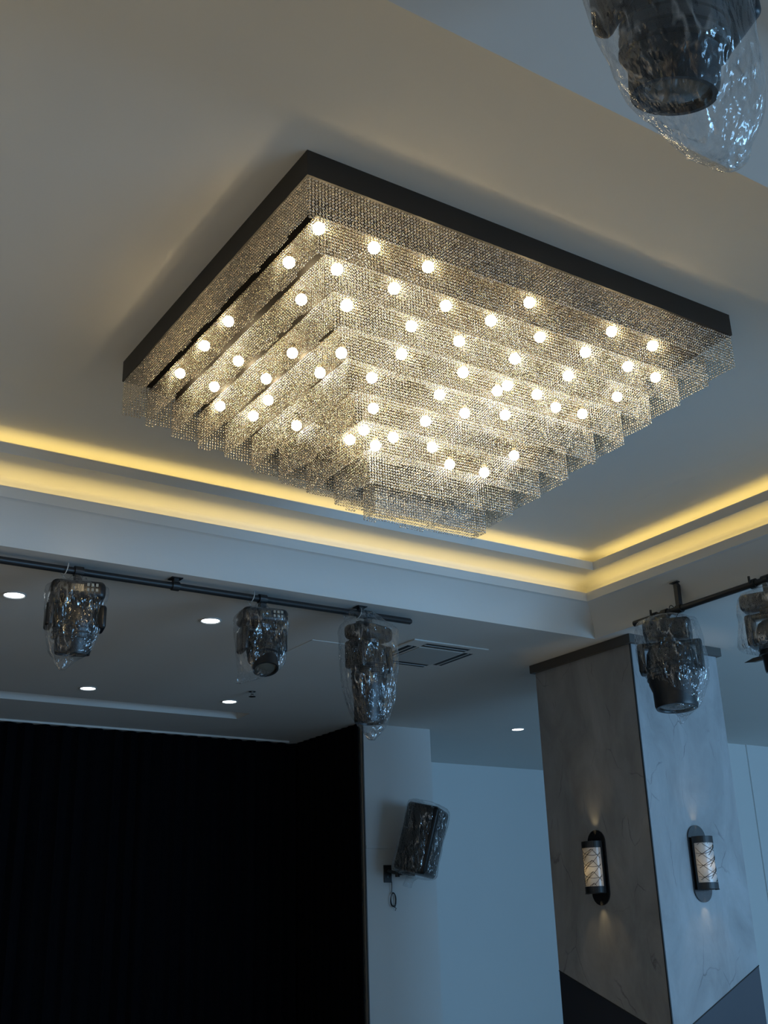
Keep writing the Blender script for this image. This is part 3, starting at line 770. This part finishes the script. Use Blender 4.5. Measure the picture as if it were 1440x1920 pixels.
# the large near one at the top right
moving_head((1.50, R3Y-.01, R3Z+.0), math.radians(-18), 'big bagged moving stage light close overhead at the top right corner', bw=.30, bd=.22, bh=.11, arm=.155, tilt=math.radians(14), hr=.110, hl=.33, hz=-.005, drop=.065,
    bagr=[(-.03, 0, 0, .04, .04), (-.06, 0, 0, .10, .08), (-.10, 0, 0, .19, .13), (-.25, -.01, 0, .175, .13), (-.38, 0, 0, .15, .12), (-.46, .01, 0, .135, .115), (-.54, .045, .0, .105, .085), (-.59, .065, 0, .07, .055), (-.625, .085, .0, .045, .03), (-.635, .095, 0, .01, .008)], seed=6, bamp=.010)

# ------------------------------------------------------------------ wall speaker in plastic
spk = empty('wall_speaker', (6.225, 9.45, CZ+.66)); tag(spk, 'tilted black wall speaker wrapped in plastic on the white pier', 'speaker')
bm = bmesh.new(); box(bm, -.045, .045, -.010, 0, -.075, .085, bev=.003)
obj('bracket_plate', bm, M_BLACK, spk)
for z in (.045, -.02):
    b = bmesh.new(); lathe(b, [(0, -.012), (.012, -.012), (.012, -.010), (0, -.010)], 12, M=Matrix.Translation((0, 0, z)) @ Matrix.Rotation(math.radians(90), 4, 'X') @ Matrix.Translation((0, 0, .022))); obj('screw', b, M_CHROME, spk)
bm = bmesh.new(); tube(bm, [(0, -.01, .03), (.05, -.10, .005), (.17, -.22, -.015)], .016, 10); tube(bm, [(.05, -.10, -.03), (.05, -.10, .03)], .022, 12)
obj('bracket_arm', bm, M_BLACK, spk)
SM = Matrix.Translation((.195, -.30, .300)) @ Matrix.Rotation(math.radians(38), 4, 'Z') @ Matrix.Rotation(math.radians(15), 4, 'X') @ Matrix.Rotation(math.radians(4), 4, 'Y')
bm = bmesh.new()
# trapezoid cabinet: narrower at the back
def cab(bm, w0, w1, d, h, bev, M):
    vs = box(bm, -.5, .5, -.5, .5, -.5, .5)
    for v in vs:
        w_ = w0 if v.co.y < 0 else w1
        v.co = Vector((v.co.x*w_, v.co.y*d, v.co.z*h))
    es = list({e for v in vs for e in v.link_edges})
    r = bmesh.ops.bevel(bm, geom=es, offset=bev, segments=4, profile=.5, affect='EDGES')
    for v in bm.verts: v.co = M @ v.co
cab(bm, .40, .26, .34, .64, .035, SM)
obj('cabinet', bm, M_PLASTIC, spk, smooth=True)
bm = bmesh.new()
n = 16
g = []
for i in range(n+1):
    x = -.17+.34*i/n; y = -.172-.022*math.cos((i/n-.5)*math.pi)
    g.append([bm.verts.new(SM @ Vector((x, y, z))) for z in (-.28, .28)]+[bm.verts.new(SM @ Vector((x, y+.006, z))) for z in (.28, -.28)])
for A, B in zip(g[:-1], g[1:]):
    for k in range(4): bm.faces.new((A[k], A[(k+1) % 4], B[(k+1) % 4], B[k]))
bm.faces.new(g[0][::-1]); bm.faces.new(g[-1])
obj('grille', bm, M_BLACK, spk, smooth=True)
bo = bag([(.355, 0, 0, .09, .05), (.345, 0, 0, .17, .14), (.30, 0, -.01, .205, .20), (.10, 0, -.01, .21, .20), (-.10, 0, -.01, .21, .20), (-.30, 0, -.01, .205, .20), (-.345, 0, 0, .17, .14), (-.36, 0, 0, .05, .05), (-.40, .0, .02, .035, .03), (-.45, 0, .03, .05, .03)], 8, amp=.010, parent=spk)
for v in bo.data.vertices: v.co = SM @ v.co
# cable hanging from the bracket, coiled
cab_ = bmesh.new()
pts = [(.035, -.02, -.07), (.033, -.02, -.12), (.032, -.02, -.165)]
for q in range(1, 60):
    a = q/59*2*math.pi*2.6; rr = .030+.004*math.sin(a*.7)
    pts.append((.040+rr*math.sin(a)+.012*q/59, -.022-.006*math.sin(a*1.3), -.165-.062+.062*math.cos(a)+(-.01*q/59)))
pts += [(.075, -.022, -.31), (.065, -.02, -.33)]
tube(cab_, pts, .0036, 7)
co = obj('cable', cab_, M_CABLE, None, smooth=True); co.location = (6.225, 9.45, CZ+.66)
tag(co, 'black cable hanging in a small coil under the wall speaker bracket', 'cable')
